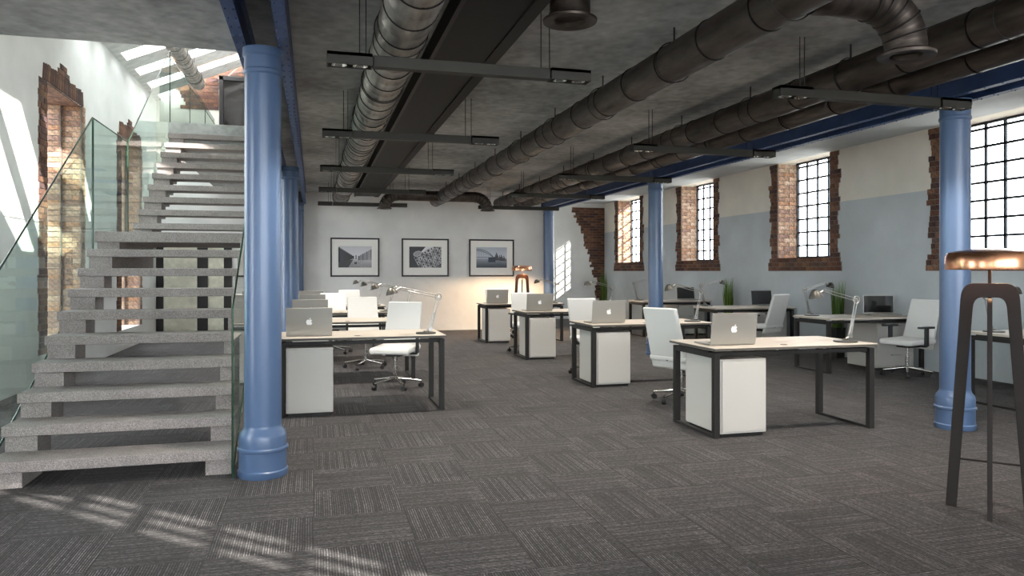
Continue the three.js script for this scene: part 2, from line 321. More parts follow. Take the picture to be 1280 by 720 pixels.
LWIN_D.forEach((dc, n) => {
  const w = struct('window_' + (n + 7), null, null, n ? 'tall brick edged opening in the stair wall, above the landing' : 'tall brick edged opening in the stair wall, beside the lower stairs', 'window');
  gridWindow(w, 'd', XL - 0.46, dc - HALF, dc + HALF, LW0, LW1, 5, 0.238);
  const mort = [], lo = dc - HALF, hi = dc + HALF;
  for (let k = 0; LW0 + (k + 1) * COURSE < LW1 + 0.02; k++) {
    const y = LW0 + (k + 0.5) * COURSE;
    course(w, 'L', XL, hi + 0.002, hi + 0.13 + 0.5 * jag(k, n), y, M.litBricks, mort, k % 2);
    course(w, 'L', XL, lo - 0.002, lo - 0.26 - 0.6 * jag(k + 5, n + 2), y, M.bricks, mort, k % 2);
    course(w, 'F', hi, XL - 0.005, XL - 0.24, y, M.litBricks, mort, k % 2);
    brick(w, 'F', hi - 0.07, XL - 0.35, y, 0.2, M.litBricks, mort);
  }
  mesh('reveal_step', bx(XL - 0.46, XL - 0.25, LW0, LW1, hi - 0.07, hi), M.mortar, w);
  mesh('head_lining', bx(XL - 0.5, XL - 0.002, LW1 - 0.012, LW1, lo, hi), M.bricks[3], w);
  // soldier course over the head, its upper edge broken
  for (let i = 0; i < 19; i++) { const d = lo - 0.1 + i * 0.085, h = [0.2, 0.21, 0.22][i % 3]; const o = mesh('brick', brickGeo(0.06, h, 0.072), pick(M.bricks), w); o.position.copy(V(XL - 0.016, LW1 + h / 2 + 0.005, d)); o.rotation.x = (i - 9) * 0.018; }
  for (let k = 0; k < 2; k++) course(w, 'L', XL, lo + 0.42 + k * 0.08, lo + 0.86 - k * 0.1, LW1 + 0.255 + k * COURSE, M.bricks, mort, k % 2);
  mesh('mortar', mort, M.mortar, w);
});
LOUT.forEach(([d, y], n) => { const w = struct('window_' + (n + 13), null, null, 'tall steel grid window in the stair wall, beyond the foot of the stairs', 'window'); gridWindow(w, 'd', XL - 0.4, d - HALF, d + HALF, LW0, y, 5, 0.238); });
// windows of the hall behind
[[-2.4, 0.6], [1.0, 4.0], [4.4, 7.4]].forEach(([a, b], n) => { const w = struct('window_' + (n + 9), null, null, 'wide steel grid window of the hall behind', 'window'); gridWindow(w, 'x', -6.2, a, b, 0.7, 4.2, 5, 0.7, 0.03); });
{ const w = struct('window_12', null, null, 'narrow window high in the hall behind', 'window'); gridWindow(w, 'd', XR + 0.3, -4.9, -3.95, 5.1, 7.5, 6, 0.3, 0.032); }

// brickwork laid bare by fallen plaster: recess wall beside the windows, and the gable upstairs
{
  const b = struct('trim_1', null, null, 'bare brick patch where plaster has fallen from the recess wall', 'brick patch'), mort = [];
  const edge = [[0.4, 0.06], [0.6, 0.22], [0.8, 0.30], [1.0, 0.22], [1.25, 0.32], [1.6, 0.42], [1.9, 0.5], [2.1, 0.62], [2.35, 0.66], [2.6, 0.74], [2.9, 0.9], [3.2, 1.0]];
  for (let k = 9; 0.4 + (k - 9) * COURSE < 3.2; k++) {
    const y = 0.4 + (k - 9) * COURSE, i = Math.max(0, edge.findIndex((e) => e[0] > y) - 1), e0 = edge[i], e1 = edge[i + 1] ?? e0, w = lerp(e0[1], e1[1], e1 === e0 ? 0 : (y - e0[0]) / (e1[0] - e0[0])) + rr(-0.05, 0.05);
    course(b, 'F', DA, XR - 0.005, XR - Math.max(0.08, w), y, M.bricks, mort, k % 2);
  }
  mesh('mortar', mort, M.mortar, b);
  const g = struct('trim_2', null, null, 'bare brick gable seen above the top of the stairs', 'brick patch'), mort2 = [];
  for (let k = 0; k < 22; k++) { const y = 4.86 + k * COURSE, x0 = -2.72 + (k > 10 ? (k - 10) * 0.09 : 0) + 0.1 * Math.sin(k * 0.9) + rr(-0.04, 0.04), x1 = k < 10 ? -1.97 : -0.5; course(g, 'F', DB, x0, x1, y, M.bricks, mort2, k % 2); }
  mesh('mortar', mort2, M.mortar, g);
}

// double door under the stairs, dark glazed door upstairs
{
  const d = struct('door_1', null, null, 'dark framed door with cream panels behind the stairs', 'door');
  mesh('door_frame', [bx(-3.19, -3.05, 0, 2.12, DB - 0.05, DB), bx(-2.39, -2.18, 0, 2.12, DB - 0.05, DB), bx(-1.86, -1.7, 0, 2.12, DB - 0.05, DB), bx(-3.19, -1.7, 2.02, 2.12, DB - 0.052, DB), bx(-3.19, -1.7, 0, 0.09, DB - 0.052, DB)], M.doorFrame, d);
  mesh('door_panel', bx(-3.05, -2.39, 0.09, 2.02, DB - 0.025, DB), M.cream, d); mesh('door_panel', bx(-2.18, -1.86, 0.09, 2.02, DB - 0.025, DB), M.cream, d);
  const u = struct('door_2', null, null, 'dark glazed double door in the gable upstairs', 'door');
  mesh('door_frame', [bx(-1.95, -1.87, UP, 5.55, DB - 0.07, DB), bx(-0.95, -0.87, UP, 5.55, DB - 0.07, DB), bx(-1.95, -0.87, 5.47, 5.55, DB - 0.07, DB), bx(-1.45, -1.38, UP, 5.5, DB - 0.06, DB)], M.doorFrame, u);
  mesh('pane', bx(-1.87, -1.45, UP, 5.47, DB - 0.03, DB), M.darkPane, u); mesh('pane', bx(-1.38, -0.95, UP, 5.47, DB - 0.03, DB), M.darkPane, u);
}

// outside: ground and the unseen house added to keep the sun off most windows
struct('ground', bx(-20, 34, -0.6, -0.25, -24, 40), M.outside, 'pale paved ground outside', 'ground');
{
  const h = thing('added_sun_block', 'unseen rendered house added to block the sun', 'house', [18.7, -0.25, -12], 0);
  mesh('wall', bx(0, 2.3, 0, 11.2, 0, 17.6), M.outside, h); mesh('roof_edge', bx(-0.1, 2.4, 11.2, 11.35, -0.1, 17.65), M.roofWhite, h);
  for (let i = 0; i < 5; i++) for (let j = 0; j < 3; j++) mesh('window', bx(-0.03, 0.1, 1.2 + j * 3.5, 3.2 + j * 3.5, 1.6 + i * 3.5, 2.9 + i * 3.5), M.darkPane, h);
}

// ---------------------------------------------------------------- columns and beams
const colProfile = [[0.0, 0], [0.158, 0], [0.163, 0.012], [0.163, 0.042], [0.155, 0.05], [0.155, 0.17], [0.165, 0.178], [0.165, 0.192], [0.155, 0.2], [0.155, 0.265], [0.148, 0.29], [0.128, 0.315], [0.121, 0.335], [0.121, 0.34]];
function column(x, d, label) {
  const t = thing('steel_column', label, 'column', [x, 0, d], 0, 'blue cast columns');
  mesh('base', clayLathe(colProfile, 40), M.blue, t);
  mesh('shaft', clayLathe([[0.121, 0.34], [0.118, 2.6]], 40), M.blue, t);
  mesh('capital', clayLathe([[0.118, 2.6], [0.118, 2.68], [0.127, 2.69], [0.127, 2.71], [0.12, 2.72], [0.12, 2.8], [0.13, 2.81], [0.13, 2.86], [0, 2.86]], 40), M.blue, t);
}
column(COLL, 5.23, 'blue cast column at the foot of the stairs');
column(COLL, 11.05, 'blue cast column beside the upper stairs');
column(COLL, DB - 0.16, 'blue cast column against the picture wall, stair side');
column(COLR, 5.21, 'blue cast column beside the large copper floor lamp');
column(COLR, 11.05, 'blue cast column halfway along the window side');
column(COLR, DB - 0.16, 'blue cast column at the outer corner of the picture wall');
function beam(x, d0, d1, label, y1) {
  const t = thing('steel_beam', label, 'beam', [x, 2.86, d0], 0, 'blue twin beams'), L = d1 - d0, H = y1 - 2.86;
  for (const s of [-1, 1]) {
    mesh('bottom_flange', bx(s * 0.136 - 0.036, s * 0.136 + 0.036, 0, 0.016, 0, L), M.blueBeam, t);
    mesh('web', bx(s * 0.136 - 0.009, s * 0.136 + 0.009, 0.016, H - 0.016, 0, L), M.blueBeam, t);
    mesh('top_flange', bx(s * 0.136 - 0.036, s * 0.136 + 0.036, H - 0.016, H, 0, L), M.blueBeam, t);
    const riv = []; for (let d = 0.1; d < Math.min(L, 8); d += 0.16) for (const e of [-0.022, 0.022]) riv.push(new THREE.SphereGeometry(0.008, 6, 3, 0, Math.PI * 2, 0, Math.PI / 2).rotateX(Math.PI).translate(s * 0.136 + e, 0, -d));
    mesh('rivets', riv, M.blueBeam, t).userData.kind = 'stuff';
  }
}
beam(COLL, 1.15, DB - 0.01, 'blue riveted twin beam over the stair side columns', CEIL);
beam(COLR, 1.15, DB - 0.01, 'blue riveted twin beam over the window side columns', CEIL);

// ---------------------------------------------------------------- staircase
{
  const R = 0.1745, G = 0.269, D0 = 5.26, XA = -1.98, XB = -0.53, TH = 0.07;
  const t = thing('staircase', 'open grey carpeted staircase with glass balustrades', 'staircase', [0, 0, 0]);
  const front = (n) => n <= 10 ? D0 + (n - 1) * G : 9.15 + (n - 11) * 0.262;
  const deep = 0.30, LB = [], RB = [];
  for (let n = 1; n <= 19; n++) {
    if (n === 10) continue;
    mesh('tread', rbx(XA, XB, n * R - TH, n * R, front(n), front(n) + deep, 0.006), M.stair, t);
  }
  mesh('landing', rbx(XA, XB, 10 * R - TH - 0.03, 10 * R, front(10), 9.15 + 0.1, 0.006), M.stair, t);
  mesh('top_edge', rbx(XA, XB, 20 * R - TH, 20 * R, front(20) - 0.12, front(20) + 0.02, 0.006), M.stair, t);
  for (let n = 1; n <= 20; n++) {
    const d = front(n) + 0.04, y1 = n * R - TH, y0 = (n === 1 ? 0 : (n - 1) * R - (n === 11 ? 0.1 : 0)), e = n === 10 ? 1.3 : 0.2 + (n === 1 ? 0.1 : 0);
    if (n === 10) { LB.push(bx(XA + 0.01, XA + 0.2, y0 - 0.2, y1 - 0.03, d, 9.15 + 0.1)); RB.push(bx(XB - 0.17, XB - 0.005, y0 - 0.2, y1 - 0.03, d, 9.15 + 0.1)); continue; }
    const under = n === 1 || n === 11 ? y0 : y0 - TH - 0.005;
    LB.push(bx(XA + 0.01, XA + 0.2, under, y1, d, d + e + 0.06)); RB.push(bx(XB - 0.17, XB - 0.005, under, y1, d, d + e + 0.06));
  }
  mesh('stringer', LB, M.stair, t); mesh('stringer', RB, M.stair, t);
  // glass balustrades in the planes just outside the treads
  const pane = (x, pts) => {
    const s = new THREE.Shape(pts.map(([d, y]) => new THREE.Vector2(d, y)));
    const g = uvm(new THREE.ShapeGeometry(s).rotateY(Math.PI / 2).translate(x, 0, 0));
    const p = mesh('glass_panel', g, M.glass, t), edge = [];
    pts.forEach((q, i) => { const w = pts[(i + 1) % pts.length]; edge.push(rod([x, q[1], q[0]], [x, w[1], w[0]], 0.007, 6)); });
    mesh('glass_edge', edge, M.glassEdge, p);
  };
  const H = 1.06, nose1 = (d) => R + (d - D0) * R / G, nose2 = (d) => 11 * R + (d - 9.15) * R / 0.262;
  for (const [x, d0] of [[XA - 0.015, 5.2], [XB + 0.013, 5.17]]) {
    const dE = front(10), foot = x < -1 ? Math.max(0.02, nose1(d0) - 0.3) : 0.01;
    pane(x, [[d0, foot], [dE - 0.02, nose1(dE) - 0.35], [dE - 0.02, nose1(dE) + H], [d0, nose1(d0) + H - 0.05]]);
    pane(x, [[dE, 10 * R - 0.25], [9.0, 10 * R - 0.25], [9.0, 10 * R + H], [dE, 10 * R + H]]);
    pane(x, [[9.02, 10 * R - 0.25], [front(20), 20 * R - 0.35], [front(20), 20 * R + H], [9.02, 10 * R + H]]);
  }
  const u = thing('glass_balustrade', 'clear glass balustrade along the upper floor edge', 'balustrade', [0, 0, 0]);
  for (let i = 0; i < 3; i++) { const a = 11.53 + i * 1.78, b = a + 1.76; const s = new THREE.PlaneGeometry(b - a, H + 0.2).rotateY(Math.PI / 2).translate(-2.0, UP + (H - 0.2) / 2 + 0.0, -(a + b) / 2); const p = mesh('glass_panel', s, M.glass, u); mesh('glass_edge', [rod([-2.0, UP - 0.2, a], [-2.0, UP + H - 0.1, a], 0.007, 6), rod([-2.0, UP + H - 0.1, a], [-2.0, UP + H - 0.1, b], 0.007, 6)], M.glassEdge, p); }
}

// ---------------------------------------------------------------- ducts
function ductSection(r, L, ridges) {                                         // axis along -z from 0, with folded spiral ridges
  const pts = [[r + 0.002, 0], [r + 0.003, 0.012], [r, 0.02]]; const n = Math.max(2, Math.round(L / 0.15));
  if (ridges) for (let i = 1; i < n; i++) { const y = L * i / n; pts.push([r, y - 0.008], [r + 0.0035, y], [r, y + 0.008]); }
  pts.push([r, L - 0.01]);
  const g = lathe(pts, 28), p = g.attributes.position, uv = g.attributes.uv;
  for (let i = 0; i < p.count; i++) uv.setXY(i, uv.getX(i) * 2, p.getY(i) * 0.8);
  return toCreasedNormals(g, 0.5).rotateX(-Math.PI / 2);
}
function duct(name, label, x, y, r, d0, d1, mat, step, topY) {
  const t = thing(name, label, 'duct', [x, y, d0], 0, 'round ventilation ducts');
  const n = Math.round((d1 - d0) / step), L = (d1 - d0) / n, g = ductSection(r, L, mat === M.galv), ring = new THREE.TorusGeometry(r + 0.002, 0.004, 6, 32);
  for (let i = 0; i < n; i++) {
    const s = mesh('duct_section', g, mat, t); s.position.z = -i * L; s.rotation.z = i * 1.3; s.scale.setScalar(1); s.scale.x = s.scale.y = 1 + (i % 2) * 0.006;
    const b = mesh('seam_band', ring, M.seam, t); b.position.z = -i * L - 0.004;
  }
  mesh('end_cap', new THREE.CircleGeometry(r, 28).rotateY(Math.PI).translate(0, 0, -(d1 - d0) + 0.01), M.seam, t); mesh('end_cap', new THREE.CircleGeometry(r, 28).translate(0, 0, -0.01), M.seam, t);
  for (let d = 0.8; d < d1 - d0; d += 1.35) mesh('hanger', [rod([0, r, d], [0, topY - y, d], 0.006, 6), new THREE.TorusGeometry(r + 0.012, 0.004, 4, 28).translate(0, 0, -d)], M.black, t);
  return t;
}
const Z1 = 1.3;
duct('ventilation_duct', 'bright galvanised round duct above the staircase desk row', 0.55, 2.93, 0.162, Z1, 16.2, M.galv, 0.37, CEIL);
const midDuct = duct('ventilation_duct', 'long dark round duct down the middle of the ceiling', 2.5, 2.87, 0.132, Z1, 15.5, M.darkDuct, 0.6, CEIL);
duct('ventilation_duct', 'dark round duct of the pair near the window beam, inner one', 4.0, 2.88, 0.125, Z1, 16.0, M.darkDuct, 0.6, CEIL);
duct('ventilation_duct', 'dark round duct of the pair near the window beam, outer one', 4.46, 2.87, 0.118, Z1, 16.0, M.darkDuct, 0.7, CEIL);
function elbow(x0, x1, y, d, yEnd, mat, r) {                          // part of the middle duct: sideways, then down to a collar
  const s = Math.sign(x1 - x0), R = 0.26, len = Math.abs(x1 - x0) - R, pts = [];
  const t = mesh('branch_pipe', [new THREE.CylinderGeometry(r, r, len - 0.1, 28, 1, true).rotateZ(Math.PI / 2).translate(s * (len + 0.1) / 2, 0, 0)], mat, midDuct); t.position.z = -(d - Z1);
  for (let i = 0; i <= 5; i++) { const a = i / 5 * Math.PI / 2; pts.push([s * (len + R * Math.sin(a)), -R + R * Math.cos(a), a]); }
  for (let i = 0; i < 5; i++) {
    mesh('elbow_section', rod([pts[i][0], pts[i][1], 0], [pts[i + 1][0], pts[i + 1][1], 0], r + 0.003, 28), mat, t);
    mesh('seam_band', new THREE.TorusGeometry(r + 0.004, 0.006, 6, 28).rotateY(Math.PI / 2).rotateZ(-s * pts[i][2]).translate(pts[i][0], pts[i][1], 0), M.seam, t);
  }
  const bx0 = s * (len + R), yb = yEnd - y;
  mesh('drop_pipe', clayLathe([[r, -R], [r, yb + 0.02]], 28).translate(bx0, 0, 0), mat, t);
  mesh('collar', clayLathe([[r * 0.78, yb + 0.035], [r * 0.8, yb], [r * 1.38, yb - 0.006], [r * 1.4, yb + 0.008], [r * 1.02, yb + 0.03], [r, yb + 0.06]], 36).translate(bx0, 0, 0), mat, t);
  mesh('grille', new THREE.CircleGeometry(r * 0.8, 28).rotateX(Math.PI / 2).translate(bx0, yb + 0.03, 0), mat, t);
}
elbow(2.5, 3.22, 2.87, 3.42, 2.58, M.darkDuct, 0.108);
elbow(2.5, 1.34, 2.87, 14.6, 2.6, M.darkDuct, 0.105);
elbow(2.5, 3.42, 2.87, 14.6, 2.6, M.darkDuct, 0.105);
{
  const t = thing('duct_outlet', 'short round outlet dropping from the ceiling beside the dark trunk', 'duct outlet', [1.53, 2.915, 4.3]);
  mesh('drop_pipe', clayLathe([[0.125, 0.03], [0.125, CEIL - 2.915]], 32), M.darkDuct, t);
  mesh('collar', clayLathe([[0.1, 0.035], [0.102, 0], [0.166, -0.006], [0.168, 0.008], [0.128, 0.03], [0.125, 0.05]], 36), M.darkDuct, t);
  mesh('grille', new THREE.CircleGeometry(0.102, 28).rotateX(Math.PI / 2).translate(0, 0.03, 0), M.darkDuct, t);
}
{
  const t = thing('cable_trunk', 'wide flat dark trunk fixed along the ceiling', 'trunk', [0, 0, 0]);
  mesh('body', bx(0.88, 1.28, 3.0, CEIL, 1.15, 16.3), M.trunk, t); mesh('edge_rail', bx(1.28, 1.37, 2.985, CEIL, 1.15, 16.3), M.trunk, t); mesh('edge_rail', bx(0.85, 0.88, 2.985, CEIL, 1.15, 16.3), M.black, t);
}
duct('roof_duct', 'pale spiral duct under the roof upstairs', -2.14, 4.97, 0.13, 8.5, 15.2, M.galv, 0.5, 5.35);

// ---------------------------------------------------------------- suspended light bars
const barD = [4.74, 7.3, 9.8, 12.35, 14.9], ORD = ['fifth', 'fourth', 'third', 'second', 'first'];
function lightBar(x0, d, label, name) {
  const t = thing('light_bar', label, 'light bar', [x0, 2.66, d], 0, 'suspended light bars'), L = 1.74;
  mesh('bar', rbx(0.285, L - 0.285, 0, 0.072, -0.035, 0.035, 0.003), M.rail, t);
  for (const [a, b] of [[0, 0.28], [L - 0.28, L]]) {
    mesh('lamp_housing', [bx(a, b, 0, 0.075, -0.052, -0.044), bx(a, b, 0, 0.075, 0.044, 0.052), bx(a, b, 0.055, 0.075, -0.052, 0.052), bx(a, a + 0.008, 0, 0.07, -0.05, 0.05), bx(b - 0.008, b, 0, 0.07, -0.05, 0.05)], M.rail, t);
    for (const c of [0.075, 0.205]) {
      const rf = mesh('reflector', clayLathe([[0.012, 0.046], [0.03, 0.03], [0.043, 0.004], [0.046, 0.004]], 20).translate(a + c, 0, 0), M.reflector, t);
      mesh('lamp_bulb', new THREE.SphereGeometry(0.014, 12, 8).translate(a + c, 0.03, 0), M.spotLens, rf);
    }
    const s = new THREE.SpotLight(new THREE.Color(1, 0.92, 0.82), 11, 0, 0.95, 0.8, 2); s.position.set(x0 + (a + b) / 2, 2.64, -d); s.target.position.set(x0 + (a + b) / 2, 0, -d); s.castShadow = true; s.shadow.radius = 2; scene.add(s, s.target);
  }
  for (const x of [0.2, 0.24, L - 0.34, L - 0.28]) mesh('hanger_rod', rod([x, 0.07, 0], [x, CEIL - 2.66, 0], 0.0035, 6), M.black, t);
}
barD.forEach((d, i) => { lightBar(0.08, d, `dark suspended light bar above the staircase desk row, ${ORD[i]} from the picture wall`); lightBar(3.3, d, `dark suspended light bar above the middle desk row, ${ORD[i]} from the picture wall`); });

// ---------------------------------------------------------------- desks and what stands on them
const DL = 1.56, DD = 0.72;
function makeDesk(label) {
  const t = thing('office_desk', label, 'desk', [0, 0, 0], 0, 'office desks');
  mesh('tabletop', rbx(-0.012, DL + 0.012, 0.716, 0.742, -0.02, DD + 0.04, 0.003), M.deskTop, t);
  mesh('edge_band', [bx(-0.014, DL + 0.014, 0.718, 0.736, -0.022, -0.0195), bx(-0.014, -0.011, 0.718, 0.736, -0.022, DD + 0.042)], M.deskEdge, t);
  for (const x of [0, DL - 0.05]) {
    mesh('leg', rbx(x, x + 0.05, 0, 0.7, 0, 0.05, 0.003), M.graphite, t); mesh('leg', rbx(x, x + 0.05, 0, 0.7, DD - 0.05, DD, 0.003), M.graphite, t);
    mesh('foot_bar', rbx(x + 0.001, x + 0.049, 0, 0.022, 0.05, DD - 0.05, 0.002), M.graphite, t); mesh('top_bar', rbx(x, x + 0.05, 0.655, 0.7, 0.05, DD - 0.05, 0.002), M.graphite, t);
  }
  for (const d of [0.03, DD - 0.06]) mesh('rail', bx(0.05, DL - 0.05, 0.668, 0.7, d, d + 0.03), M.graphite, t);
  mesh('spacer', [bx(0.005, 0.045, 0.7, 0.716, 0.1, DD - 0.1), bx(DL - 0.045, DL - 0.005, 0.7, 0.716, 0.1, DD - 0.1)], M.black, t);
  mesh('cable_port', new THREE.CylinderGeometry(0.03, 0.03, 0.003, 20).translate(0.72, 0.7428, -0.1), M.deskEdge, t);
  return t;
}
function makePedestal(label, w = 0.43) {
  const t = thing('pedestal_cabinet', label, 'cabinet', [0, 0, 0], 0, 'desk pedestals');
  mesh('body', rbx(0, w, 0.03, 0.645, 0.012, 0.58, 0.003), M.pedestal, t);
  mesh('back_panel', rbx(0.014, w - 0.014, 0.046, 0.63, 0, 0.013, 0.003), M.pedestal, t);
  mesh('plinth', bx(0.02, w - 0.02, 0, 0.03, 0.03, 0.56), M.black, t);
  for (let i = 0; i < 3; i++) { const dr = mesh('drawer', rbx(0.004, w - 0.004, 0.035 + i * 0.203, 0.035 + i * 0.203 + 0.198, 0.58, 0.597, 0.002), M.pedestal, t); mesh('handle', bx(w / 2 - 0.075, w / 2 + 0.075, 0.2 + i * 0.203, 0.212 + i * 0.203, 0.597, 0.615), M.alu, dr); }
  return t;
}
const emblemGeo = (() => {
  const s = new THREE.Shape(); s.moveTo(0, 0.33);
  s.bezierCurveTo(0.12, 0.33, 0.22, 0.42, 0.36, 0.36); s.bezierCurveTo(0.45, 0.33, 0.5, 0.27, 0.52, 0.23); s.bezierCurveTo(0.3, 0.1, 0.32, -0.22, 0.56, -0.3);
  s.bezierCurveTo(0.5, -0.5, 0.36, -0.68, 0.24, -0.68); s.bezierCurveTo(0.14, -0.68, 0.1, -0.62, 0, -0.62); s.bezierCurveTo(-0.1, -0.62, -0.14, -0.68, -0.24, -0.68);
  s.bezierCurveTo(-0.46, -0.68, -0.62, -0.25, -0.58, 0.0); s.bezierCurveTo(-0.55, 0.3, -0.35, 0.42, -0.2, 0.38); s.bezierCurveTo(-0.12, 0.36, -0.08, 0.33, 0, 0.33);
  const l = new THREE.Shape(); l.moveTo(0.0, 0.4); l.bezierCurveTo(0.0, 0.56, 0.12, 0.7, 0.26, 0.72); l.bezierCurveTo(0.27, 0.56, 0.16, 0.42, 0.0, 0.4);
  return uvm(new THREE.ExtrudeGeometry([s, l], { depth: 0.02, bevelEnabled: false, curveSegments: 8 }).scale(0.05, 0.05, 0.03));
})();
function makeLaptop(label, tilt = 0.13) {                             // origin at the hinge, lid back facing -d
  const t = thing('laptop', label, 'laptop', [0, 0, 0], 0, 'open laptops');
  const b = mesh('base', rbx(-0.215, 0.215, 0.002, 0.016, 0, 0.27, 0.006), M.alu, t);
  mesh('keyboard', bx(-0.165, 0.165, 0.016, 0.0168, 0.03, 0.145), M.keys, b); mesh('trackpad', bx(-0.055, 0.055, 0.016, 0.0166, 0.165, 0.25), M.pedestalEdge, b);
  const lid = mesh('lid', rbx(-0.215, 0.215, 0, 0.265, -0.008, 0, 0.004), M.alu, t); lid.position.set(0, 0.014, 0.004); lid.rotation.x = tilt;
  const e = mesh('emblem', emblemGeo, M.emblem, lid); e.position.set(0, 0.132, 0.0081); e.userData.label = 'white fruit emblem with a bite';
  mesh('screen', bx(-0.205, 0.205, 0.014, 0.255, 0.0, 0.0008), M.screen, lid);
  return t;
}
function makeLamp(label, reach = -1) {                                // reach: the way the upper arm points along x
  const t = thing('desk_lamp', label, 'desk lamp', [0, 0, 0], 0, 'jointed desk lamps'), s = -reach;
  mesh('base', clayLathe([[0, 0], [0.1, 0], [0.102, 0.004], [0.1, 0.014], [0.03, 0.02], [0.02, 0.03], [0, 0.03]], 28), M.lampDark, t);
  const j = [s * 0.045, 0.05, 0.0], e = [s * 0.13, 0.37, 0.02], h = [-s * 0.26, 0.46, -0.04], k = [-s * 0.32, 0.43, -0.05];
  mesh('swivel', [rod([0, 0.02, 0], j, 0.012, 10), new THREE.CylinderGeometry(0.022, 0.022, 0.03, 16).rotateX(Math.PI / 2).translate(j[0], j[1], 0)], M.lampMetal, t);
  for (const o of [-0.013, 0.013]) mesh('lower_arm', rod([j[0] + o, j[1], j[2]], [e[0] + o, e[1], e[2]], 0.0045, 8), M.lampMetal, t);
  mesh('elbow_joint', [new THREE.TorusGeometry(0.032, 0.006, 8, 20).translate(e[0], e[1], -e[2]), new THREE.CylinderGeometry(0.012, 0.012, 0.03, 12).rotateX(Math.PI / 2).translate(e[0], e[1], -e[2])], M.lampMetal, t);
  for (const o of [-0.012, 0.012]) mesh('upper_arm', rod([e[0], e[1] + o, e[2]], [h[0], h[1] + o, h[2]], 0.0045, 8), M.lampMetal, t);
  mesh('spring', rod([j[0], j[1] + 0.03, 0], [lerp(j[0], e[0], 0.5), lerp(j[1], e[1], 0.5), 0.01], 0.006, 8), M.lampMetal, t);
  mesh('head_joint', rod(h, k, 0.012, 10), M.lampMetal, t);
  const sh = mesh('lamp_shade', clayLathe([[0.02, 0.035], [0.028, 0.03], [0.05, 0], [0.062, -0.03], [0.06, -0.03], [0.046, 0.0], [0.0, 0.028]], 24), M.lampDark, t); sh.position.copy(V(...k)).add(new THREE.Vector3(-s * 0.03, 0, 0)); sh.rotation.z = s * 0.25;
  mesh('bulb', new THREE.SphereGeometry(0.022, 12, 8).translate(0, -0.005, 0), M.white, sh);
  return t;
}
// chair faces -d in its own axes (the seat front towards -d, the backrest on the far side)
const chairGeo = (() => {
  const back = new RoundedBoxGeometry(0.46, 0.64, 0.045, 4, 0.018); { const g = back, p = g.attributes.position; for (let i = 0; i < p.count; i++) { const v = p.getY(i) / 0.64 + 0.5, x = p.getX(i); const w = 1 - 0.08 * v; p.setXYZ(i, x * w, p.getY(i), p.getZ(i) - 0.03 * Math.sin(v * Math.PI) + 0.06 * (x / 0.23) * (x / 0.23) * 0.5 - 0.19 * (v - 0.2) ); } g.computeVertexNormals(); }
  const seat = new RoundedBoxGeometry(0.48, 0.07, 0.48, 5, 0.03); { const p = seat.attributes.position; for (let i = 0; i < p.count; i++) { const z = p.getZ(i) / 0.24, x = p.getX(i) / 0.24; p.setY(i, p.getY(i) + 0.012 * x * x - (z > 0.55 ? 0.05 * (z - 0.55) : 0)); } seat.computeVertexNormals(); }
  return { back, seat };
})();
function makeChair(label, group = 'white office chairs') {
  const t = thing('office_chair', label, 'chair', [0, 0, 0], 0, group);
  const s = mesh('seat', chairGeo.seat, M.white, t); s.position.set(0, 0.455, 0.0);
  const b = mesh('backrest', chairGeo.back, M.white, t); b.position.set(0, 0.675, -0.235);
  mesh('back_support', rod([0, 0.4, 0.1], [0, 0.46, 0.235], 0.018, 10), M.armPad, t);
  mesh('mechanism', rbx(-0.09, 0.09, 0.375, 0.425, -0.1, 0.14, 0.01), M.armPad, t);
  mesh('gas_lift', [rod([0, 0.1, 0], [0, 0.26, 0], 0.026, 16), rod([0, 0.26, 0], [0, 0.38, 0], 0.016, 14)], M.chrome, t);
  for (const x of [-1, 1]) {
    const a = mesh('armrest', rbx(x * 0.265 - 0.035, x * 0.265 + 0.035, 0.635, 0.66, -0.12, 0.13, 0.01), M.armPad, t);
    mesh('arm_post', [rbx(x * 0.265 - 0.014, x * 0.265 + 0.014, 0.41, 0.64, -0.02, 0.045, 0.008), rbx(Math.min(x * 0.265, x * 0.08), Math.max(x * 0.265, x * 0.08), 0.395, 0.415, -0.01, 0.035, 0.006)], M.armPad, a);
  }
  for (let i = 0; i < 5; i++) {
    const a = i / 5 * Math.PI * 2 + 0.35, c = Math.cos(a), n = Math.sin(a);
    const l = mesh('leg', rod([0.02 * c, 0.115, 0.02 * n], [0.3 * c, 0.078, 0.3 * n], 0.02, 10, 0.012), M.chrome, t);
    mesh('castor', [new THREE.CylinderGeometry(0.028, 0.028, 0.044, 16).rotateX(Math.PI / 2).rotateY(a + 0.6).translate(0.3 * c, 0.028, -0.3 * n), rod([0.3 * c, 0.03, 0.3 * n], [0.3 * c, 0.085, 0.3 * n], 0.008, 8)], M.castor, l);
  }
  return t;
}
const put = (o, x, y, d, turn = 0) => { o.position.set(x, y, -d); o.rotation.y = turn; };
const ROWS = { stairs: 'staircase row', middle: 'middle row', window: 'window row' };
const ord4 = ['fourth', 'third', 'second', 'first'];
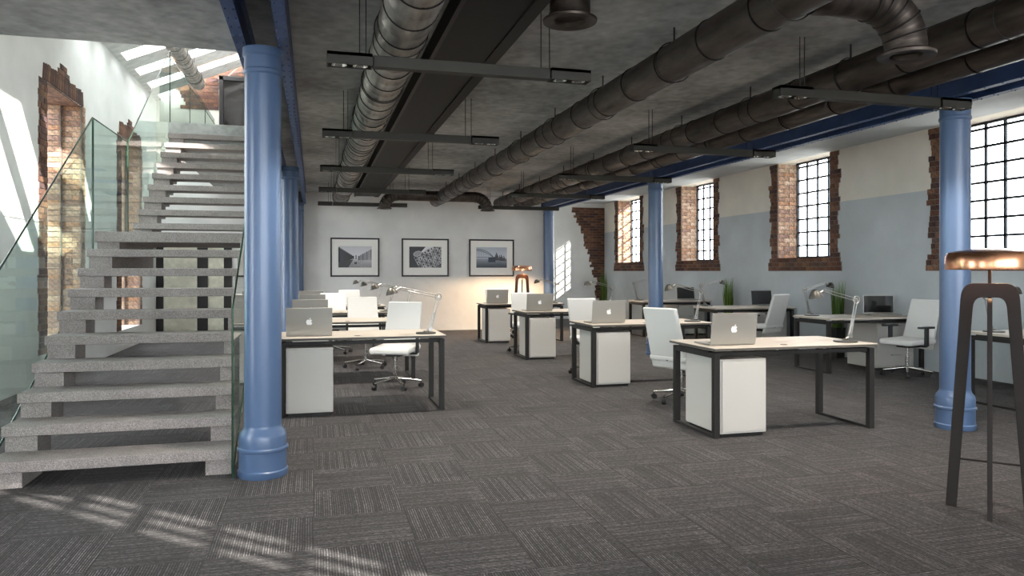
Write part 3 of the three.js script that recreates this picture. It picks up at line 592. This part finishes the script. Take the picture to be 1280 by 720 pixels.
// a work place; turned: the sitter is on the near side
function workPlace(row, i, x0, d0, chair, turned = false, what = {}) {
  const place = `${ord4[i]} from picture wall, ${ROWS[row]}`;
  const at = (x, d) => turned ? [x0 + DL - x, d0 + DD - d] : [x0 + x, d0 + d], T = turned ? Math.PI : 0;
  put(makeDesk(`cream topped desk on dark steel frames, ${place}`), ...[...at(0, 0)].toSpliced(1, 0, 0), T);
  { const [x, d] = at(0.06, 0.004); put(makePedestal(`${turned ? 'wide' : 'slim'} white drawer pedestal under desk ${place}`, turned ? 0.62 : 0.43), x, 0, d, T); }
  { const [x, d] = at(0.27, 0.17); put(makeLaptop(turned ? `open laptop, screen to the room, on desk ${place}` : `silver laptop with white emblem on desk ${place}`, what.tilt), x, 0.742, d, T + (what.lapTurn ?? 0)); }
  if (!what.noLamp) { const [x, d] = at(1.4, 0.17); put(makeLamp(`jointed metal lamp on desk ${place}`, -1), x, 0.742, d, T); }
  if (chair) put(makeChair(`white swivel chair ${what.chairHow ?? 'facing its desk'}, at desk ${place}`), chair[0], 0, chair[1], chair[2] ?? 0);
}
const RX = 3.16, LX = -0.31, WX = 6.63;
workPlace('middle', 0, RX, 5.37, [3.75, 7.04, 2.0], false, { chairHow: 'with its back turned' });
workPlace('middle', 1, RX, 8.1, [3.62, 9.25, 0.1]);
workPlace('middle', 2, RX, 10.9, [3.5, 12.02, -0.1]);
workPlace('middle', 3, RX, 13.65, [3.72, 14.72, 0.1]);
workPlace('stairs', 0, LX, 7.2, [0.93, 8.72, -0.45]);
workPlace('stairs', 1, LX, 9.35, [0.72, 10.62, 0.1]);
workPlace('stairs', 2, LX, 11.45, [0.32, 12.62, 0.0]);
workPlace('stairs', 3, LX, 13.55, [0.72, 14.72, 0.1]);
workPlace('window', 0, WX, 5.5, null, true);
workPlace('window', 1, WX, 8.38, [7.5, 7.95, -1.42], true, { chairHow: 'turned sideways', lapTurn: -0.36, tilt: 0.05 });
workPlace('window', 2, WX, 11.25, [7.22, 10.75, -2.8], true);
workPlace('window', 3, WX, 14.1, null, true, { noLamp: false });

// ---------------------------------------------------------------- framed photographs
function canvasTex(draw) {
  const c = document.createElement('canvas'); c.width = 512; c.height = 330; draw(c.getContext('2d'), 512, 330);
  const t = new THREE.CanvasTexture(c); t.colorSpace = THREE.SRGBColorSpace; return t;
}
const g8 = (v) => `rgb(${v},${v},${Math.min(255, v + 3)})`;
const photos = [
  ['framed black and white photograph of a canal between houses', (c, W, H) => {
    for (let y = 0; y < H; y++) { c.fillStyle = g8(Math.round(y < 190 ? 205 + y * 0.1 : 200 - (y - 190) * 0.45)); c.fillRect(0, y, W, 1); }
    for (let i = 0; i < 9; i++) { const x = i * 26, top = 20 + i * 16; c.fillStyle = g8(35 + (i * 37) % 40); c.fillRect(x, top, 27, 235 - i * 7 - top + 60 - i * 6); for (let k = 0; k < 6; k++) { c.fillStyle = g8(90); c.fillRect(x + 5, top + 14 + k * 28, 7, 10); } }
    c.fillStyle = g8(70); c.beginPath(); c.moveTo(0, 330); c.lineTo(0, 250); c.lineTo(230, 205); c.lineTo(150, 330); c.fill();
    for (let i = 0; i < 7; i++) { const x = 300 + i * 31, top = 150 - i * 17; c.fillStyle = g8(120 + (i * 29) % 50); c.fillRect(x, top, 32, 215 - top); for (let k = 0; k < 5; k++) { c.fillStyle = g8(70); c.fillRect(x + 8, top + 12 + k * 24, 8, 11); } }
    c.fillStyle = g8(60); c.fillRect(228, 150, 12, 50); c.fillRect(262, 140, 16, 60); c.fillStyle = g8(45); c.fillRect(245, 240, 40, 40); c.fillStyle = g8(120); c.fillRect(250, 245, 30, 10);
    for (let i = 0; i < 60; i++) { c.fillStyle = g8(140 + Math.floor(rnd() * 80)); c.fillRect(180 + rnd() * 330, 215 + rnd() * 115, 30, 1.5); }
  }],
  ['framed black and white photograph of an ornate facade seen from below', (c, W, H) => {
    c.fillStyle = g8(60); c.fillRect(0, 0, W, H); c.fillStyle = g8(225); c.beginPath(); c.moveTo(190, 80); c.lineTo(260, 0); c.lineTo(430, 0); c.lineTo(330, 90); c.lineTo(240, 110); c.fill();
    c.save(); c.translate(150, 130); c.rotate(-0.5); for (let i = 0; i < 8; i++) for (let k = 0; k < 6; k++) { c.fillStyle = g8(120 + ((i * 53 + k * 31) % 90)); c.fillRect(-90 + i * 58, -10 + k * 50, 54, 46); c.fillStyle = g8(40); c.fillRect(-75 + i * 58, 2 + k * 50, 20, 28); } c.restore();
    c.lineWidth = 12; c.strokeStyle = g8(205); c.beginPath(); c.ellipse(130, 110, 62, 34, -0.3, 0, 6.3); c.stroke(); c.fillStyle = g8(150); c.fill();
    c.lineWidth = 9; for (let i = 0; i < 4; i++) { c.strokeStyle = g8(190 - i * 20); c.beginPath(); c.moveTo(330 + i * 26, 40); c.lineTo(420 + i * 26, 330); c.stroke(); }
  }],
  ['framed blue grey photograph of an arched bridge over water', (c, W, H) => {
    for (let y = 0; y < H; y++) { const v = Math.round(y < 180 ? 185 + y * 0.15 : 170 - (y - 180) * 0.7); c.fillStyle = `rgb(${v - 8},${v - 2},${v + 8})`; c.fillRect(0, y, W, 1); }
    c.strokeStyle = 'rgb(62,72,88)'; for (const [a, w] of [[0, 9], [26, 6]]) { c.lineWidth = w; c.beginPath(); c.moveTo(0, 30 + a); c.bezierCurveTo(130, 30 + a, 240, 90 + a, 300, 180); c.stroke(); }
    c.lineWidth = 3; for (let i = 0; i < 14; i++) { const u = i / 14, x = u * 280, y = 32 + 140 * u * u; c.beginPath(); c.moveTo(x, y); c.lineTo(x + 10, y + 28); c.lineTo(x + 20, y + 12); c.moveTo(x, y + 24); c.lineTo(x, 165); c.stroke(); }
    c.fillStyle = 'rgb(55,64,80)'; c.fillRect(0, 160, 300, 9); c.fillRect(200, 165, 120, 75); for (let i = 0; i < 14; i++) { c.fillStyle = g8(50 + (i * 23) % 40); c.fillRect(300 + i * 14, 150 - ((i * 37) % 60) + i * 3, 13, 60 - i * 2 + ((i * 37) % 60)); }
    c.fillStyle = 'rgb(50,54,64)'; c.fillRect(330, 85, 12, 100); for (let i = 0; i < 70; i++) { c.fillStyle = `rgba(40,48,60,0.5)`; c.fillRect(150 + rnd() * 300, 200 + rnd() * 110, 34, 2); }
  }],
];
[[0.36, 1.44], [1.94, 3.03], [3.51, 4.6]].forEach(([a, b], i) => {
  const y0 = 1.245, y1 = 2.12, t = thing('picture_frame', photos[i][0], 'picture', [a, y0, DB - 0.035]), w = b - a, h = y1 - y0, f = 0.035;
  mesh('frame', [rbx(0, w, 0, f, 0, 0.035), rbx(0, w, h - f, h, 0, 0.035), rbx(0, f, f, h - f, 0, 0.035), rbx(w - f, w, f, h - f, 0, 0.035)], M.frame, t);
  mesh('mount', bx(f, w - f, f, h - f, 0.018, 0.034), M.mat, t);
  const pw = w * 0.68, ph = h * 0.55; const g = new THREE.PlaneGeometry(pw, ph).translate(w / 2, h / 2 + 0.01, -0.0172);
  mesh('photograph', g, std({ map: canvasTex(photos[i][1]), roughness: 0.5 }), t);
});

// ---------------------------------------------------------------- copper floor lamps
function floorLamp(x, d, turn, label, power) {
  const t = thing('floor_lamp', label, 'floor lamp', [x, 0, d], turn, 'copper floor lamps');
  mesh('lamp_shade', clayLathe([[0.21, 1.385], [0.222, 1.378], [0.224, 1.39], [0.222, 1.45], [0.21, 1.475], [0.18, 1.483], [0.1, 1.497], [0, 1.502], [0, 1.494], [0.1, 1.488], [0.17, 1.474], [0.205, 1.46], [0.214, 1.44], [0.212, 1.39], [0.21, 1.385]], 56), M.copper, t);
  mesh('rod', rod([0, 0.26, 0], [0, 1.49, 0], 0.009, 12), M.darkWood, t);
  const trestle = (turned, lift) => {
    const s = new THREE.Shape(); const topW = 0.115, botW = 0.215, y1 = 1.295 - lift, lw = 0.05;
    s.moveTo(-botW, 0); s.lineTo(-topW - 0.025, y1 - 0.09); s.quadraticCurveTo(-topW - 0.02, y1, -topW + 0.04, y1); s.lineTo(topW - 0.04, y1); s.quadraticCurveTo(topW + 0.02, y1, topW + 0.025, y1 - 0.09); s.lineTo(botW, 0); s.lineTo(botW - lw, 0);
    s.lineTo(topW - 0.03, y1 - 0.14); s.quadraticCurveTo(topW - 0.035, y1 - 0.075, topW - 0.08, y1 - 0.075); s.lineTo(-topW + 0.08, y1 - 0.075); s.quadraticCurveTo(-topW + 0.035, y1 - 0.075, -topW + 0.03, y1 - 0.14); s.lineTo(-botW + lw, 0);
    const g = uvm(new THREE.ExtrudeGeometry(s, { depth: 0.018, bevelEnabled: true, bevelThickness: 0.003, bevelSize: 0.003, bevelSegments: 2, curveSegments: 8 }).translate(0, 0.003, -0.009)); return turned ? g.rotateY(Math.PI / 2) : g;
  };
  mesh('leg_frame', trestle(false, 0), M.darkWood, t); mesh('leg_frame', trestle(true, 0.085), M.darkWood, t);
  mesh('cross_bar', rod([-0.18, 0.28, 0], [0.18, 0.28, 0], 0.006, 8), M.darkWood, t); mesh('cross_bar', rod([0, 0.3, -0.18], [0, 0.3, 0.18], 0.006, 8), M.darkWood, t);
  mesh('lamp_bulb', new THREE.SphereGeometry(0.035, 16, 12).translate(0.06, 1.43, 0), M.bulb, t);
  const p = new THREE.PointLight(new THREE.Color(1, 0.72, 0.42), power, 0, 2); p.position.set(x + 0.06, 1.42, -d); p.castShadow = true; p.shadow.radius = 1.5; scene.add(p);
}
const yaw = -Math.atan(248 / F);
floorLamp(3.73, 3.35, yaw - 0.57, 'large copper shaded floor lamp beside the blue column', 0.7);
floorLamp(4.42, 15.55, yaw, 'lit copper shaded floor lamp before the picture wall', 10);

// ---------------------------------------------------------------- potted grasses
function plant(x, d, h, label) {
  const t = thing('potted_grass', label, 'plant', [x, 0, d], 0, 'tall grasses in dark pots');
  mesh('pot', clayLathe([[0, 0], [0.1, 0], [0.115, 0.48], [0.105, 0.48], [0.1, 0.45], [0, 0.45]], 4).rotateY(Math.PI / 4), M.pot, t);
  const groups = [[], [], []];
  for (let i = 0; i < 110; i++) {
    const a = rr(0, 6.28), r = 0.085 * Math.sqrt(rnd()), bx0 = r * Math.cos(a), bz = r * Math.sin(a), hh = h * rr(0.62, 1), lean = rr(0.0, 0.05), w = rr(0.006, 0.011), pos = [], idx = [], f = rr(0, 6.28), N = 4;
    for (let k = 0; k <= N; k++) { const v = k / N, px = bx0 + lean * v * v * Math.cos(a), pz = bz + lean * v * v * Math.sin(a), ww = w * (1 - 0.9 * v * v); pos.push(px - ww * Math.cos(f), 0.44 + hh * v, pz - ww * Math.sin(f), px + ww * Math.cos(f), 0.44 + hh * v, pz + ww * Math.sin(f)); if (k < N) { const o = k * 2; idx.push(o, o + 1, o + 2, o + 1, o + 3, o + 2); } }
    const g = new THREE.BufferGeometry(); g.setAttribute('position', new THREE.Float32BufferAttribute(pos, 3)); g.setIndex(idx); g.computeVertexNormals(); groups[i % 3].push(uvm(g));
  }
  groups.forEach((g, i) => { mesh('blades', g, M.leaf[i], t).userData.kind = 'stuff'; });
}
plant(8.02, 9.92, 0.8, 'tall potted grass behind the desk third from the picture wall, window row');
plant(8.02, 13.1, 0.82, 'tall potted grass behind the desk second from the picture wall, window row');
plant(8.0, 19.6, 0.95, 'tall potted grass in the recess corner under bare brick');

renderer.render(scene, camera);
